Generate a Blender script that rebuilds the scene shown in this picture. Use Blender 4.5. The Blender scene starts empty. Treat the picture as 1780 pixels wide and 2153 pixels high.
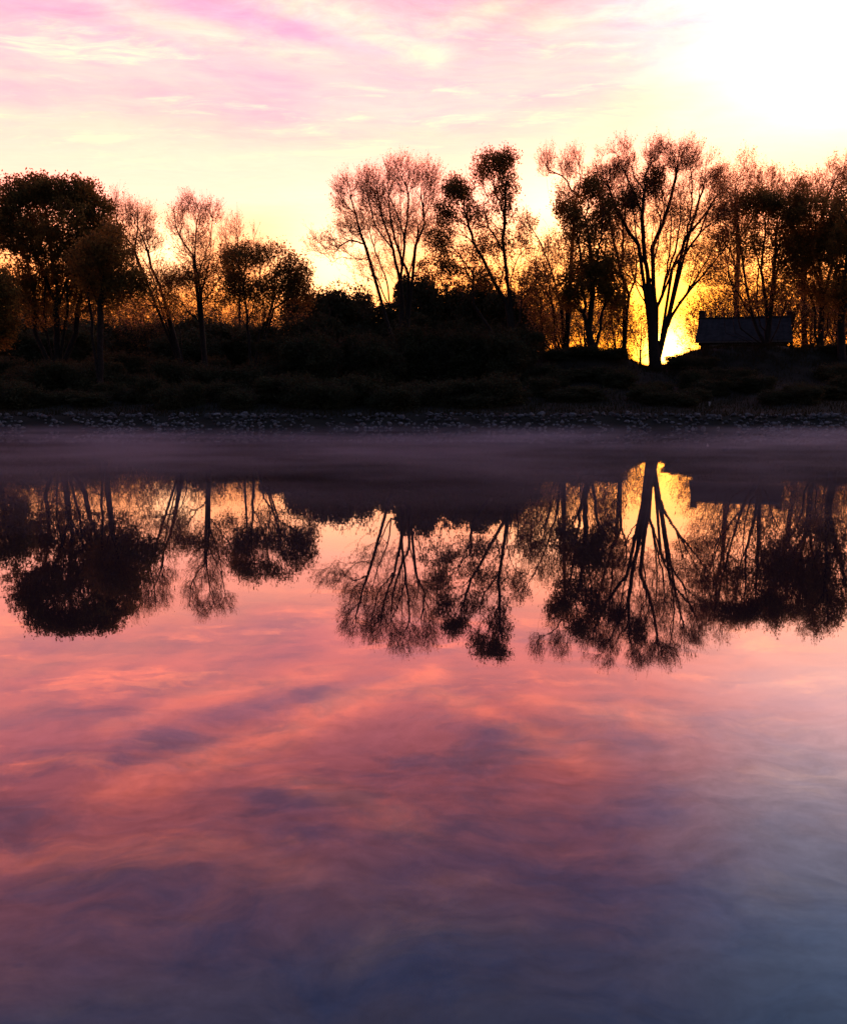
import bpy, math
import numpy as np

# ------------------------------------------------------------------ camera, sky, sun, exposure
SC = bpy.context.scene
COL = SC.collection
EYE = 2.0                                # eye height over the water
PITCH = math.radians(8.5)                # looking slightly down
F = 1848.7                               # focal length in photo pixels (photo 1780 wide)
CX, CY = 890.0, 1076.5
cam_d = bpy.data.cameras.new('camera')
cam = bpy.data.objects.new('camera', cam_d)
COL.objects.link(cam)
cam.location = (0, 0, EYE)
cam.rotation_euler = (math.radians(90) - PITCH, 0, 0)
cam_d.sensor_fit = 'HORIZONTAL'
cam_d.sensor_width = 36.0
cam_d.lens = 36.0 * F / 1780.0
cam_d.clip_start = 0.1
cam_d.clip_end = 12000
SC.camera = cam
SC.view_settings.view_transform = 'Standard'
SC.view_settings.look = 'None'
SC.view_settings.exposure = 0
SC.view_settings.gamma = 1
SC.view_settings.use_curve_mapping = False
SC.render.engine = 'CYCLES'
SC.cycles.max_bounces = 6
SC.cycles.diffuse_bounces = 2
SC.cycles.glossy_bounces = 3
SC.cycles.transmission_bounces = 3
SC.cycles.volume_bounces = 0
SC.cycles.sample_clamp_indirect = 8
SC.cycles.use_denoising = True

SUN_AZ, SUN_EL = math.radians(15.3), math.radians(2.0)


def ray(px, py):
    a, b = (px - CX) / F, (CY - py) / F
    c, s = math.cos(PITCH), math.sin(PITCH)
    return np.array([a, c + b * s, -s + b * c])


def P(px, py, D):
    """world point seen at photo pixel (px, py), D metres in front of the camera"""
    r = ray(px, py)
    return np.array([0, 0, EYE]) + r * (D / r[1])


class Nodes:
    def __init__(s, tree):
        s.t = tree
        s.n = tree.nodes
        s.l = tree.links

    def new(s, kind, **kw):
        nd = s.n.new(kind)
        for k, v in kw.items():
            setattr(nd, k, v)
        return nd

    def put(s, sock, v):
        if hasattr(v, 'is_output'):
            s.l.new(v, sock)
        elif v is not None:
            sock.default_value = v

    def m(s, op, a, b=None, c=None, clamp=False):
        nd = s.new('ShaderNodeMath', operation=op)
        nd.use_clamp = clamp
        for i, v in enumerate((a, b, c)):
            if v is not None:
                s.put(nd.inputs[i], v)
        return nd.outputs[0]

    def v(s, op, a, b=None, c=None, out=0):
        nd = s.new('ShaderNodeVectorMath', operation=op)
        s.put(nd.inputs[0], a)
        if b is not None:
            s.put(nd.inputs['Scale' if op == 'SCALE' else 1], b)
        if c is not None:
            s.put(nd.inputs[2], c)
        return nd.outputs[out]

    def smooth(s, x, lo, hi, a=0.0, b=1.0):
        nd = s.new('ShaderNodeMapRange', interpolation_type='SMOOTHSTEP')
        for i, v in enumerate((x, lo, hi, a, b)):
            s.put(nd.inputs[i], v)
        return nd.outputs[0]

    def mix(s, f, a, b):
        nd = s.new('ShaderNodeMix', data_type='VECTOR')
        s.put(nd.inputs[0], f)
        s.put(nd.inputs[4], a)
        s.put(nd.inputs[5], b)
        return nd.outputs[1]

    def noise(s, vec, scale, detail=4, rough=0.55, dist=0.0, color=False):
        nd = s.new('ShaderNodeTexNoise')
        s.put(nd.inputs['Vector'], vec)
        nd.inputs['Scale'].default_value = scale
        nd.inputs['Detail'].default_value = detail
        nd.inputs['Roughness'].default_value = rough
        nd.inputs['Distortion'].default_value = dist
        return nd.outputs[1 if color else 0]

    def ramp(s, fac, stops, lo, hi, scale):
        nd = s.new('ShaderNodeValToRGB')
        cr = nd.color_ramp
        cr.interpolation = 'LINEAR'
        while len(cr.elements) < len(stops):
            cr.elements.new(0.5)
        for e, (p, c) in zip(cr.elements, stops):
            e.position = (p - lo) / (hi - lo)
            e.color = tuple(x / scale for x in c) + (1,)
        t = s.m('DIVIDE', s.m('SUBTRACT', fac, lo), hi - lo, clamp=True)
        s.put(nd.inputs[0], t)
        return s.v('SCALE', nd.outputs[0], scale)


def build_world():
    w = bpy.data.worlds.new('World')
    SC.world = w
    w.use_nodes = True
    N = Nodes(w.node_tree)
    N.n.clear()
    d = N.v('NORMALIZE', N.new('ShaderNodeTexCoord').outputs['Generated'])
    sp = N.new('ShaderNodeSeparateXYZ')
    N.put(sp.inputs[0], d)
    x, y, z = sp.outputs
    el = N.m('MULTIPLY', N.m('ARCSINE', z), 57.29578)
    az = N.m('MULTIPLY', N.m('ARCTAN2', x, y), 57.29578)
    # the cloud sheet: where the view ray meets a level plane overhead
    zc = N.m('MAXIMUM', z, 0.06)
    cb = N.new('ShaderNodeCombineXYZ')
    N.put(cb.inputs[0], N.m('DIVIDE', x, zc))
    N.put(cb.inputs[1], N.m('DIVIDE', y, zc))
    uv0 = cb.outputs[0]
    warp = N.v('SUBTRACT', N.noise(uv0, 1.3, 3, 0.6, color=True), (0.5, 0.5, 0.5))
    uv = N.v('MULTIPLY_ADD', warp, (0.42, 0.42, 0.0), uv0)
    warp2 = N.v('SUBTRACT', N.noise(uv0, 5.0, 3, 0.6, color=True), (0.5, 0.5, 0.5))
    uvs = N.v('MULTIPLY_ADD', warp2, (0.16, 0.2, 0.0), uv0)
    # clear dawn gradient
    # a soft raggedness of the colour bands
    n_band = N.noise(uv, 0.55, 4, 0.55)
    el2 = N.m('MULTIPLY_ADD', N.m('SUBTRACT', n_band, 0.5),
              N.smooth(el, 5, 18, 0.0, 13.0), el)
    east = N.ramp(el2, [(-6, (0.9, 0.20, 0.03)), (0, (2.0, 0.34, 0.03)), (2.5, (2.4, 0.52, 0.05)),
                        (5, (2.9, 0.78, 0.12)), (8, (3.0, 1.00, 0.38)), (11, (2.9, 1.00, 0.70)),
                        (14, (3.1, 0.88, 0.66)), (17, (3.2, 0.80, 0.72)), (21, (2.75, 0.68, 0.70)),
                        (25, (1.95, 0.46, 0.52)), (30, (0.98, 0.37, 0.56)), (35, (0.42, 0.33, 0.60)),
                        (40, (0.22, 0.28, 0.56)), (60, (0.17, 0.21, 0.38)), (90, (0.12, 0.15, 0.30))],
                  -6, 90, 4.0)
    pale = N.ramp(el, [(0, (3.5, 1.4, 0.3)), (9, (3.8, 1.4, 0.48)), (12, (4.0, 1.65, 0.72)), (15, (4.1, 2.1, 1.6)), (19, (3.4, 1.85, 1.85)),
                       (23, (2.0, 1.4, 1.6)), (27, (1.05, 0.95, 1.3)), (31, (0.56, 0.72, 1.2)),
                       (36, (0.31, 0.49, 0.88)), (60, (0.18, 0.24, 0.42)), (90, (0.12, 0.15, 0.30))], 0, 90, 6.0)
    w_pale = N.m('MULTIPLY', N.smooth(N.m('MULTIPLY_ADD', N.m('SUBTRACT', n_band, 0.5), 26.0, az), 9, 29),
                 N.smooth(el, 9, 18))
    sky = N.mix(w_pale, east, pale)
    # clouds
    hi = N.smooth(el, 11, 17)
    n1 = N.noise(N.v('MULTIPLY', uv, (0.9, 1.5, 1)), 2.3, 9, 0.66)
    dark = N.m('MULTIPLY', N.m('MULTIPLY', N.smooth(n1, 0.40, 0.66), hi), N.m('SUBTRACT', 1.0, N.m('MULTIPLY', w_pale, 0.75)))
    sky = N.v('MULTIPLY', sky, N.mix(N.m('MULTIPLY', dark, N.smooth(el, 17, 24, 0.6, 1.0)), (1, 1, 1), (0.48, 0.74, 0.98)))
    broad = N.m('MULTIPLY', N.m('MULTIPLY', N.smooth(N.noise(N.v('MULTIPLY_ADD', uv, (1.0, 0.75, 1.0), (3.7, 5.2, 0.0)), 0.9, 5, 0.58), 0.42, 0.62), N.smooth(el, 13, 16)),
                N.m('MULTIPLY', N.smooth(el, 22, 30, 1.0, 0.0), N.m('SUBTRACT', 1.0, w_pale)))
    sky = N.v('MULTIPLY', sky, N.mix(broad, (1, 1, 1), (0.76, 0.82, 0.98)))
    n3 = N.noise(N.v('MULTIPLY', uv, (1.0, 1.7, 1)), 9.0, 6, 0.7)
    fine = N.m('MULTIPLY_ADD', N.m('SUBTRACT', n3, 0.5), N.smooth(el, 17, 25, 0.15, 0.95), 1.0)
    sky = N.v('SCALE', sky, fine)
    n2 = N.noise(N.v('MULTIPLY_ADD', uv, (0.8, 1.6, 1.0), (7.3, 2.1, 4.0)), 2.6, 9, 0.66)
    brt = N.m('MULTIPLY', N.m('MULTIPLY', N.smooth(n2, 0.52, 0.72), hi), N.smooth(el, 24, 40, 1.0, 0.35))

    def streak(pts, width):
        tot = None
        for (a, b) in zip(pts[:-1], pts[1:]):
            q = []
            for (px, py) in (a, b):
                r = ray(px, py)
                q.append((r[0] / -r[2], r[1] / -r[2], 0.0))      # mirrored in the water
            A = q[0]
            D = (q[1][0] - A[0], q[1][1] - A[1], 0.0)
            L2 = D[0] ** 2 + D[1] ** 2
            pa = N.v('SUBTRACT', uvs, A)
            t = N.m('DIVIDE', N.v('DOT_PRODUCT', pa, D, out=1), L2, clamp=True)
            pr = N.v('SUBTRACT', pa, N.v('SCALE', D, t))
            dist = N.v('LENGTH', pr, out=1)
            g = N.m('EXPONENT', N.m('MULTIPLY', N.m('POWER', N.m('DIVIDE', dist, width * 1.35), 2.0), -1.0))
            tot = g if tot is None else N.m('MAXIMUM', tot, g)
        return tot
    k = 1.02535
    S = lambda *p: [(a * k, b * k) for a, b in p]
    wisps = [(S((870, 1385), (700, 1450), (560, 1510), (240, 1625)), 0.075, 0.95),
             (S((895, 1425), (1060, 1490), (1170, 1560)), 0.06, 0.9),
             (S((1080, 1435), (1350, 1475)), 0.07, 0.6),
             (S((640, 1385), (430, 1425), (230, 1490)), 0.07, 0.6),
             (S((560, 1590), (720, 1630), (840, 1690)), 0.05, 0.7),
             (S((190, 1730), (330, 1755), (600, 1800)), 0.05, 0.55)]
    wn = N.noise(uv, 5.0, 5, 0.6)
    for pts, wd, am in wisps:
        g = N.m('MULTIPLY', streak(pts, wd), N.m('MULTIPLY', N.smooth(wn, 0.22, 0.55), am * 1.15))
        brt = N.m('MAXIMUM', brt, g)
    brt = N.m('MULTIPLY', brt, N.m('SUBTRACT', 1.0, N.m('MULTIPLY', w_pale, 0.7)))
    sky = N.v('MULTIPLY', sky, N.mix(brt, (1, 1, 1), (1.8, 1.52, 1.05)))
    drk = None
    for pts, wd, am in [(S((790, 1392), (640, 1430), (470, 1465)), 0.055, 0.8),
                        (S((1000, 1505), (1150, 1550)), 0.05, 0.9),
                        (S((560, 1640), (640, 1700)), 0.06, 0.7),
                        (S((1200, 1700), (1340, 1660)), 0.06, 0.7),
                        (S((800, 1800), (1000, 1770)), 0.05, 0.6)]:
        g = N.m('MULTIPLY', streak(pts, wd), am)
        drk = g if drk is None else N.m('MAXIMUM', drk, g)
    sky = N.v('MULTIPLY', sky, N.mix(drk, (1, 1, 1), (0.66, 0.84, 1.06)))
    # glow round the rising sun
    sd = (math.sin(SUN_AZ) * math.cos(SUN_EL), math.cos(SUN_AZ) * math.cos(SUN_EL), math.sin(SUN_EL))
    ang = N.m('MULTIPLY', N.m('ARCCOSINE', N.m('MINIMUM', N.v('DOT_PRODUCT', d, sd, out=1), 0.99999)), 57.29578)
    for col, wd in (((2.0, 0.55, 0.02), 12.0), ((3.5, 1.25, 0.04), 4.5), ((8.0, 5.0, 1.2), 1.3)):
        g = N.m('EXPONENT', N.m('MULTIPLY', N.m('POWER', N.m('DIVIDE', ang, wd), 2.0), -1.0))
        sky = N.v('ADD', sky, N.v('SCALE', col, g))
    # thin bright cloud low in the gaps of the tree line
    for (px, py, wd, col) in ((705, 575, 3.2, (1.2, 0.95, 0.55)), (1155, 450, 2.6, (0.7, 0.6, 0.25)), (345, 535, 1.6, (0.8, 0.8, 0.5))):
        q = ray(px, py)
        q = q / np.linalg.norm(q)
        an = N.m('MULTIPLY', N.m('ARCCOSINE', N.m('MINIMUM', N.v('DOT_PRODUCT', d, tuple(q), out=1), 0.99999)), 57.29578)
        g = N.m('EXPONENT', N.m('MULTIPLY', N.m('POWER', N.m('DIVIDE', an, wd), 2.0), -1.0))
        sky = N.v('ADD', sky, N.v('SCALE', col, g))
    # the side away from the dawn
    west = N.ramp(el, [(0, (0.14, 0.125, 0.17)), (15, (0.12, 0.12, 0.185)), (40, (0.09, 0.11, 0.22)), (90, (0.12, 0.15, 0.34))], 0, 90, 1.0)
    fe = N.smooth(N.v('DOT_PRODUCT', d, (math.sin(SUN_AZ * .5), math.cos(SUN_AZ * .5), 0.0), out=1), -0.25, 0.55)
    sky = N.mix(fe, west, sky)
    nish = N.new('ShaderNodeTexSky', sky_type='NISHITA')
    nish.sun_disc = False
    nish.sun_elevation = SUN_EL
    nish.sun_rotation = SUN_AZ
    sky = N.v('ADD', sky, N.v('SCALE', nish.outputs[0], 0.012))
    bg = N.new('ShaderNodeBackground')
    N.put(bg.inputs[0], sky)
    bg.inputs[1].default_value = 1.0
    out = N.new('ShaderNodeOutputWorld')
    N.put(out.inputs[0], bg.outputs[0])


build_world()
sun_d = bpy.data.lights.new('sun', 'SUN')
sun_d.energy = 0.8
sun_d.angle = math.radians(2.0)
sun_d.color = (1.0, 0.55, 0.22)
sun = bpy.data.objects.new('sun', sun_d)
COL.objects.link(sun)
sun.rotation_euler = (math.radians(90) - SUN_EL, 0, math.pi - SUN_AZ)
sun.location = (0, 0, 60)


# ------------------------------------------------------------------ helpers
def tag(o, label=None, cat=None, group=None, kind=None):
    for k, v in (('label', label), ('category', cat), ('group', group), ('kind', kind)):
        if v:
            o[k] = v
    return o


def empty(name, loc):
    o = bpy.data.objects.new(name, None)
    COL.objects.link(o)
    o.location = tuple(loc)
    o.empty_display_size = 0.3
    return o


def mesh(name, V, faces, smooth=True):
    """V (n,3); faces = list of int arrays (m,k) with constant k each"""
    me = bpy.data.meshes.new(name)
    V = np.asarray(V, dtype=np.float32)
    me.vertices.add(len(V))
    me.vertices.foreach_set('co', V.ravel())
    idx = np.concatenate([f.ravel() for f in faces]).astype(np.int32)
    tot = np.concatenate([np.full(len(f), f.shape[1], np.int32) for f in faces])
    st = np.concatenate([[0], np.cumsum(tot)[:-1]]).astype(np.int32)
    me.loops.add(len(idx))
    me.loops.foreach_set('vertex_index', idx)
    me.polygons.add(len(tot))
    me.polygons.foreach_set('loop_start', st)
    me.polygons.foreach_set('loop_total', tot)
    me.polygons.foreach_set('use_smooth', np.full(len(tot), smooth))
    me.update(calc_edges=True)
    return me


def obj(name, me, mat=None, parent=None, loc=None):
    o = bpy.data.objects.new(name, me)
    if mat is not None and len(me.materials) == 0:
        me.materials.append(mat)
    COL.objects.link(o)
    if parent is not None:
        o.parent = parent
    if loc is not None:
        o.location = tuple(loc)
    return o


def boxes(lst):
    V, Q = [], []
    for (x0, y0, z0, x1, y1, z1) in lst:
        b = len(V)
        V += [(x0, y0, z0), (x1, y0, z0), (x1, y1, z0), (x0, y1, z0), (x0, y0, z1), (x1, y0, z1), (x1, y1, z1), (x0, y1, z1)]
        Q += [(b, b + 3, b + 2, b + 1), (b + 4, b + 5, b + 6, b + 7), (b, b + 1, b + 5, b + 4), (b + 1, b + 2, b + 6, b + 5),
              (b + 2, b + 3, b + 7, b + 6), (b + 3, b, b + 4, b + 7)]
    return np.array(V, float), np.array(Q)


def box_obj(name, lst, mat, parent=None, loc=None):
    V, Q = boxes(lst)
    return obj(name, mesh(name, V, [Q], False), mat, parent, loc)


def unit(v):
    return v / np.maximum(np.linalg.norm(v, axis=-1, keepdims=True), 1e-9)


# ------------------------------------------------------------------ materials
def material(name):
    m = bpy.data.materials.new(name)
    m.use_nodes = True
    N = Nodes(m.node_tree)
    N.n.clear()
    out = N.new('ShaderNodeOutputMaterial')
    return m, N, out


def rough_mat(name, c0, c1, scale, rough=0.9, bump=0.3, per_object=0.0, detail=5, spec=0.2):
    m, N, out = material(name)
    co = N.new('ShaderNodeTexCoord').outputs['Object']
    f = N.smooth(N.noise(co, scale, detail, 0.6), 0.3, 0.7)
    col = N.mix(f, c0, c1)
    if per_object:
        rnd = N.new('ShaderNodeObjectInfo').outputs['Random']
        col = N.v('SCALE', col, N.m('MULTIPLY_ADD', rnd, 2 * per_object, 1 - per_object))
    b = N.new('ShaderNodeBsdfPrincipled')
    N.put(b.inputs['Base Color'], col)
    b.inputs['Roughness'].default_value = rough
    b.inputs['Specular IOR Level'].default_value = spec
    if bump:
        bp = N.new('ShaderNodeBump')
        bp.inputs['Strength'].default_value = bump
        bp.inputs['Distance'].default_value = 0.05
        N.put(bp.inputs['Height'], N.noise(co, scale * 2, detail, 0.6))
        N.put(b.inputs['Normal'], bp.outputs[0])
    N.put(out.inputs[0], b.outputs[0])
    return m


def leaf_mat(name, c0, c1, trans, tfac=0.4):
    m, N, out = material(name)
    co = N.new('ShaderNodeTexCoord').outputs['Object']
    f = N.smooth(N.noise(co, 2.2, 4, 0.6), 0.3, 0.7)
    df = N.new('ShaderNodeBsdfDiffuse')
    N.put(df.inputs[0], N.mix(f, c0, c1))
    tr = N.new('ShaderNodeBsdfTranslucent')
    tr.inputs[0].default_value = trans + (1,)
    mx = N.new('ShaderNodeMixShader')
    mx.inputs[0].default_value = tfac
    N.put(mx.inputs[1], df.outputs[0])
    N.put(mx.inputs[2], tr.outputs[0])
    N.put(out.inputs[0], mx.outputs[0])
    return m


BARK = rough_mat('bark', (0.016, 0.013, 0.011), (0.036, 0.029, 0.025), 9.0, 0.95, 0.6)
TWIG = rough_mat('twig_bark', (0.05, 0.03, 0.022), (0.085, 0.05, 0.036), 3.0, 0.8, 0)
LEAF = leaf_mat('young_leaf', (0.045, 0.055, 0.018), (0.08, 0.075, 0.028), (0.34, 0.185, 0.05), 0.55)
TWIG_GLOW = leaf_mat('twig_glow', (0.16, 0.06, 0.04), (0.22, 0.085, 0.05), (0.78, 0.33, 0.13), 0.8)  # warm translucent colour standing in for the glow bleeding over backlit twigs
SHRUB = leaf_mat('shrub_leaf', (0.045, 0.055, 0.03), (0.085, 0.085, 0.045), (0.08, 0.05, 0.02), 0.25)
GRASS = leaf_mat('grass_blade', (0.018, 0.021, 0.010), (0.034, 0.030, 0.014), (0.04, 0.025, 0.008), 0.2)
STONE = rough_mat('stone', (0.045, 0.048, 0.05), (0.16, 0.157, 0.155), 7.0, 0.9, 0.5, 0.4)
WET = rough_mat('wet_stone', (0.025, 0.027, 0.03), (0.06, 0.06, 0.06), 7.0, 0.45, 0.5, 0.4)
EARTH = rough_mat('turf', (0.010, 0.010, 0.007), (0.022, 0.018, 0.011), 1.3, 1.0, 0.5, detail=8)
ROOF = rough_mat('roof_metal', (0.028, 0.029, 0.032), (0.048, 0.048, 0.052), 2.5, 0.95, 0.1, spec=0.03)
WALL = rough_mat('dark_timber', (0.035, 0.028, 0.022), (0.06, 0.05, 0.04), 6.0, 0.85, 0.2)
TRIM = rough_mat('trim_paint', (0.10, 0.095, 0.09), (0.13, 0.125, 0.12), 4.0, 0.6, 0)
BRICK = rough_mat('chimney_brick', (0.09, 0.045, 0.035), (0.14, 0.07, 0.055), 8.0, 0.9, 0.3)
WHITE = rough_mat('white_paint', (0.5, 0.49, 0.46), (0.62, 0.6, 0.57), 8.0, 0.6, 0)
m, N, out = material('window_glass')
b = N.new('ShaderNodeBsdfPrincipled')
b.inputs['Base Color'].default_value = (0.01, 0.012, 0.015, 1)
b.inputs['Roughness'].default_value = 0.05
N.put(out.inputs[0], b.outputs[0])
GLASS = m

# water: dark, mirror-still, the faintest ripple
WATER, N, out = material('lake_water')
geo = N.new('ShaderNodeNewGeometry').outputs['Position']
rip = N.m('ADD', N.noise(N.v('MULTIPLY', geo, (0.6, 1.0, 1.0)), 1.1, 3, 0.5),
          N.m('MULTIPLY', N.noise(geo, 7.0, 2, 0.5), 0.10))
bp = N.new('ShaderNodeBump')
bp.inputs['Strength'].default_value = 1.0
bp.inputs['Distance'].default_value = 0.0008
N.put(bp.inputs['Height'], rip)
b = N.new('ShaderNodeBsdfPrincipled')
b.inputs['Base Color'].default_value = (0.017, 0.011, 0.013, 1)
b.inputs['Roughness'].default_value = 0.014
b.inputs['IOR'].default_value = 1.8
N.put(b.inputs['Normal'], bp.outputs[0])
N.put(out.inputs[0], b.outputs[0])


# ------------------------------------------------------------------ terrain
GY = np.array([-3000, -60, -8, -4, 0, 33, 36.2, 36.8, 37.7, 39, 44, 48, 51, 54, 58, 80, 200, 6000.])
GZ = np.array([3, 1.5, 0.8, -0.3, -1.6, -1.4, -0.25, 0.0, 0.46, 0.66, 1.25, 2.0, 2.7, 3.05, 3.1, 3.0, 2.4, 2.0])


def sstep(x, a, b):
    t = np.clip((x - a) / (b - a), 0, 1)
    return t * t * (3 - 2 * t)


def ground(x, y):
    x = np.asarray(x, float)
    y = np.asarray(y, float)
    wob = 0.12 * np.sin(x * 0.31) + 0.08 * np.sin(x * 0.83 + 1.0)
    z = np.interp(y + wob * (np.abs(y - 37) < 6), GY, GZ)
    rise = 1.0 * np.exp(-(np.abs(x - 9.5) / 2.9) ** 4 - ((y - 51.5) / 2.6) ** 2)
    rise += 1.05 * sstep(x, 13.9, 16.8) * (1 - sstep(x, 40, 60)) * np.exp(-((y - 53) / 2.6) ** 2)
    rise -= 0.8 * (1 - sstep(x, -1, 7)) * sstep(y, 43, 52)
    z = z + rise
    z = z - 0.3 * np.exp(-((x - 13.6) / 2.2) ** 2) * sstep(y, 44, 49) * (1 - sstep(y, 58, 66))
    far = sstep(y, 38, 42)
    return z + far * (0.05 * np.sin(x * 0.9 + y * 0.4) + 0.04 * np.sin(x * 2.3 - y * 1.7))


def base_at(px, D):
    py = 780.0
    for _ in range(6):
        p = P(px, py, D)
        gz = float(ground(p[0], D))
        # row at which a point at that height appears
        c, s = math.cos(PITCH), math.sin(PITCH)
        dy, dz = D, gz - EYE
        fw, up = dy * c - dz * s, dy * s + dz * c
        py = CY - up / fw * F
    p = P(px, py, D)
    return np.array([p[0], D, gz])


gx = np.unique(np.concatenate([np.linspace(-30, 32, 160), np.linspace(-120, -30, 30), np.linspace(32, 120, 30),
                               np.array([-6000, -2000, -700, -300, 300, 700, 2000, 6000.])]))
gy = np.unique(np.concatenate([np.array([-3000, -800, -200, -60, -25, -8, -6, -4, 0, 10, 20, 30, 33.]), np.linspace(35, 62, 110),
                               np.array([66, 72, 80, 95, 120, 160, 200, 300, 600, 1500, 3500, 6000.])]))
XX, YY = np.meshgrid(gx, gy)
V = np.stack([XX.ravel(), YY.ravel(), ground(XX, YY).ravel()], 1)
nx, ny = len(gx), len(gy)
i = (np.arange(ny - 1)[:, None] * nx + np.arange(nx - 1)[None]).ravel()
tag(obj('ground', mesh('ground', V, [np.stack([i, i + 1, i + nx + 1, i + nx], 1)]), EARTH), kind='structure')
V = np.array([(-900, -30, 0), (900, -30, 0), (900, 37.6, 0), (-900, 37.6, 0.0)], float)
tag(obj('water', mesh('water', V, [np.array([[0, 1, 2, 3]])], False), WATER), kind='structure')

# low mist lying on the water
mist_m, N, out = material('mist')
geo = N.new('ShaderNodeNewGeometry').outputs['Position']
sp = N.new('ShaderNodeSeparateXYZ')
N.put(sp.inputs[0], geo)
wis = N.smooth(N.noise(N.v('MULTIPLY', geo, (0.16, 0.45, 1.5)), 1.0, 4, 0.62), 0.38, 0.66, 0.05, 1.7)
den = N.m('MULTIPLY', N.m('MULTIPLY', wis, N.smooth(sp.outputs[2], 0.05, 0.42, 1.0, 0.0)), N.m('MULTIPLY', N.smooth(sp.outputs[1], 6.0, 24.0), N.smooth(sp.outputs[1], 36.4, 33.5)))
pv = N.new('ShaderNodeVolumePrincipled')
pv.inputs['Color'].default_value = (0.72, 0.78, 1.0, 1)
pv.inputs['Anisotropy'].default_value = 0.3
N.put(pv.inputs['Density'], N.m('MULTIPLY', den, 0.064))
N.put(out.inputs['Volume'], pv.outputs[0])
V, Q = boxes([(-45, 5, 0.03, 45, 36.5, 0.5)])
tag(obj('mist', mesh('mist', V, [Q], False), mist_m), kind='stuff')


# ------------------------------------------------------------------ trees
def tubes(p0, p1, r0, r1, d0, d1, sides):
    ref = np.array([0.31, 0.93, 0.17])
    a = np.linspace(0, 2 * np.pi, sides, endpoint=False)
    ca, sa = np.cos(a)[None, :, None], np.sin(a)[None, :, None]

    def ringv(p, r, d):
        u = unit(np.cross(d, ref))
        w = np.cross(d, u)
        return p[:, None] + r[:, None, None] * (ca * u[:, None] + sa * w[:, None])
    V = np.concatenate([ringv(p0, r0, d0), ringv(p1, r1, d1)], 1).reshape(-1, 3)
    n = len(p0)
    j = np.arange(sides)
    q = np.stack([j, (j + 1) % sides, sides + (j + 1) % sides, sides + j], 1)
    Q = (np.arange(n)[:, None, None] * (2 * sides) + q[None]).reshape(-1, 4)
    return V, Q


def merge(parts):
    VV, QQ, b = [], [], 0
    for V, Q in parts:
        VV.append(V)
        QQ.append(Q + b)
        b += len(V)
    return np.concatenate(VV), np.concatenate(QQ)


def leaf_cards(rng, pts, size):
    n = len(pts)
    a = unit(rng.normal(size=(n, 3)))
    b = unit(np.cross(a, rng.normal(size=(n, 3))))
    s = size * rng.uniform(0.6, 1.35, (n, 1))
    c = pts + rng.normal(size=(n, 3)) * 0.004
    nrm = np.cross(a, b)
    V = np.stack([c - a * s * 0.65, c + b * s * 0.33 + nrm * s * 0.12, c + a * s * 0.65, c - b * s * 0.33 + nrm * s * 0.12], 1).reshape(-1, 3)
    return V, (np.arange(n)[:, None] * 4 + np.arange(4)[None])


def catmull(pts, step):
    pts = np.asarray(pts, float)
    out = [pts[0]]
    ext = np.concatenate([[2 * pts[0] - pts[1]], pts, [2 * pts[-1] - pts[-2]]])
    for i in range(1, len(ext) - 2):
        a, b, c, d = ext[i - 1:i + 3]
        n = max(1, int(np.linalg.norm(c - b) / step))
        for t in (np.arange(n) + 1) / n:
            out.append(0.5 * ((2 * b) + (c - a) * t + (2 * a - 5 * b + 4 * c - d) * t * t + (3 * b - a - 3 * c + d) * t ** 3))
    return np.array(out)


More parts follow.
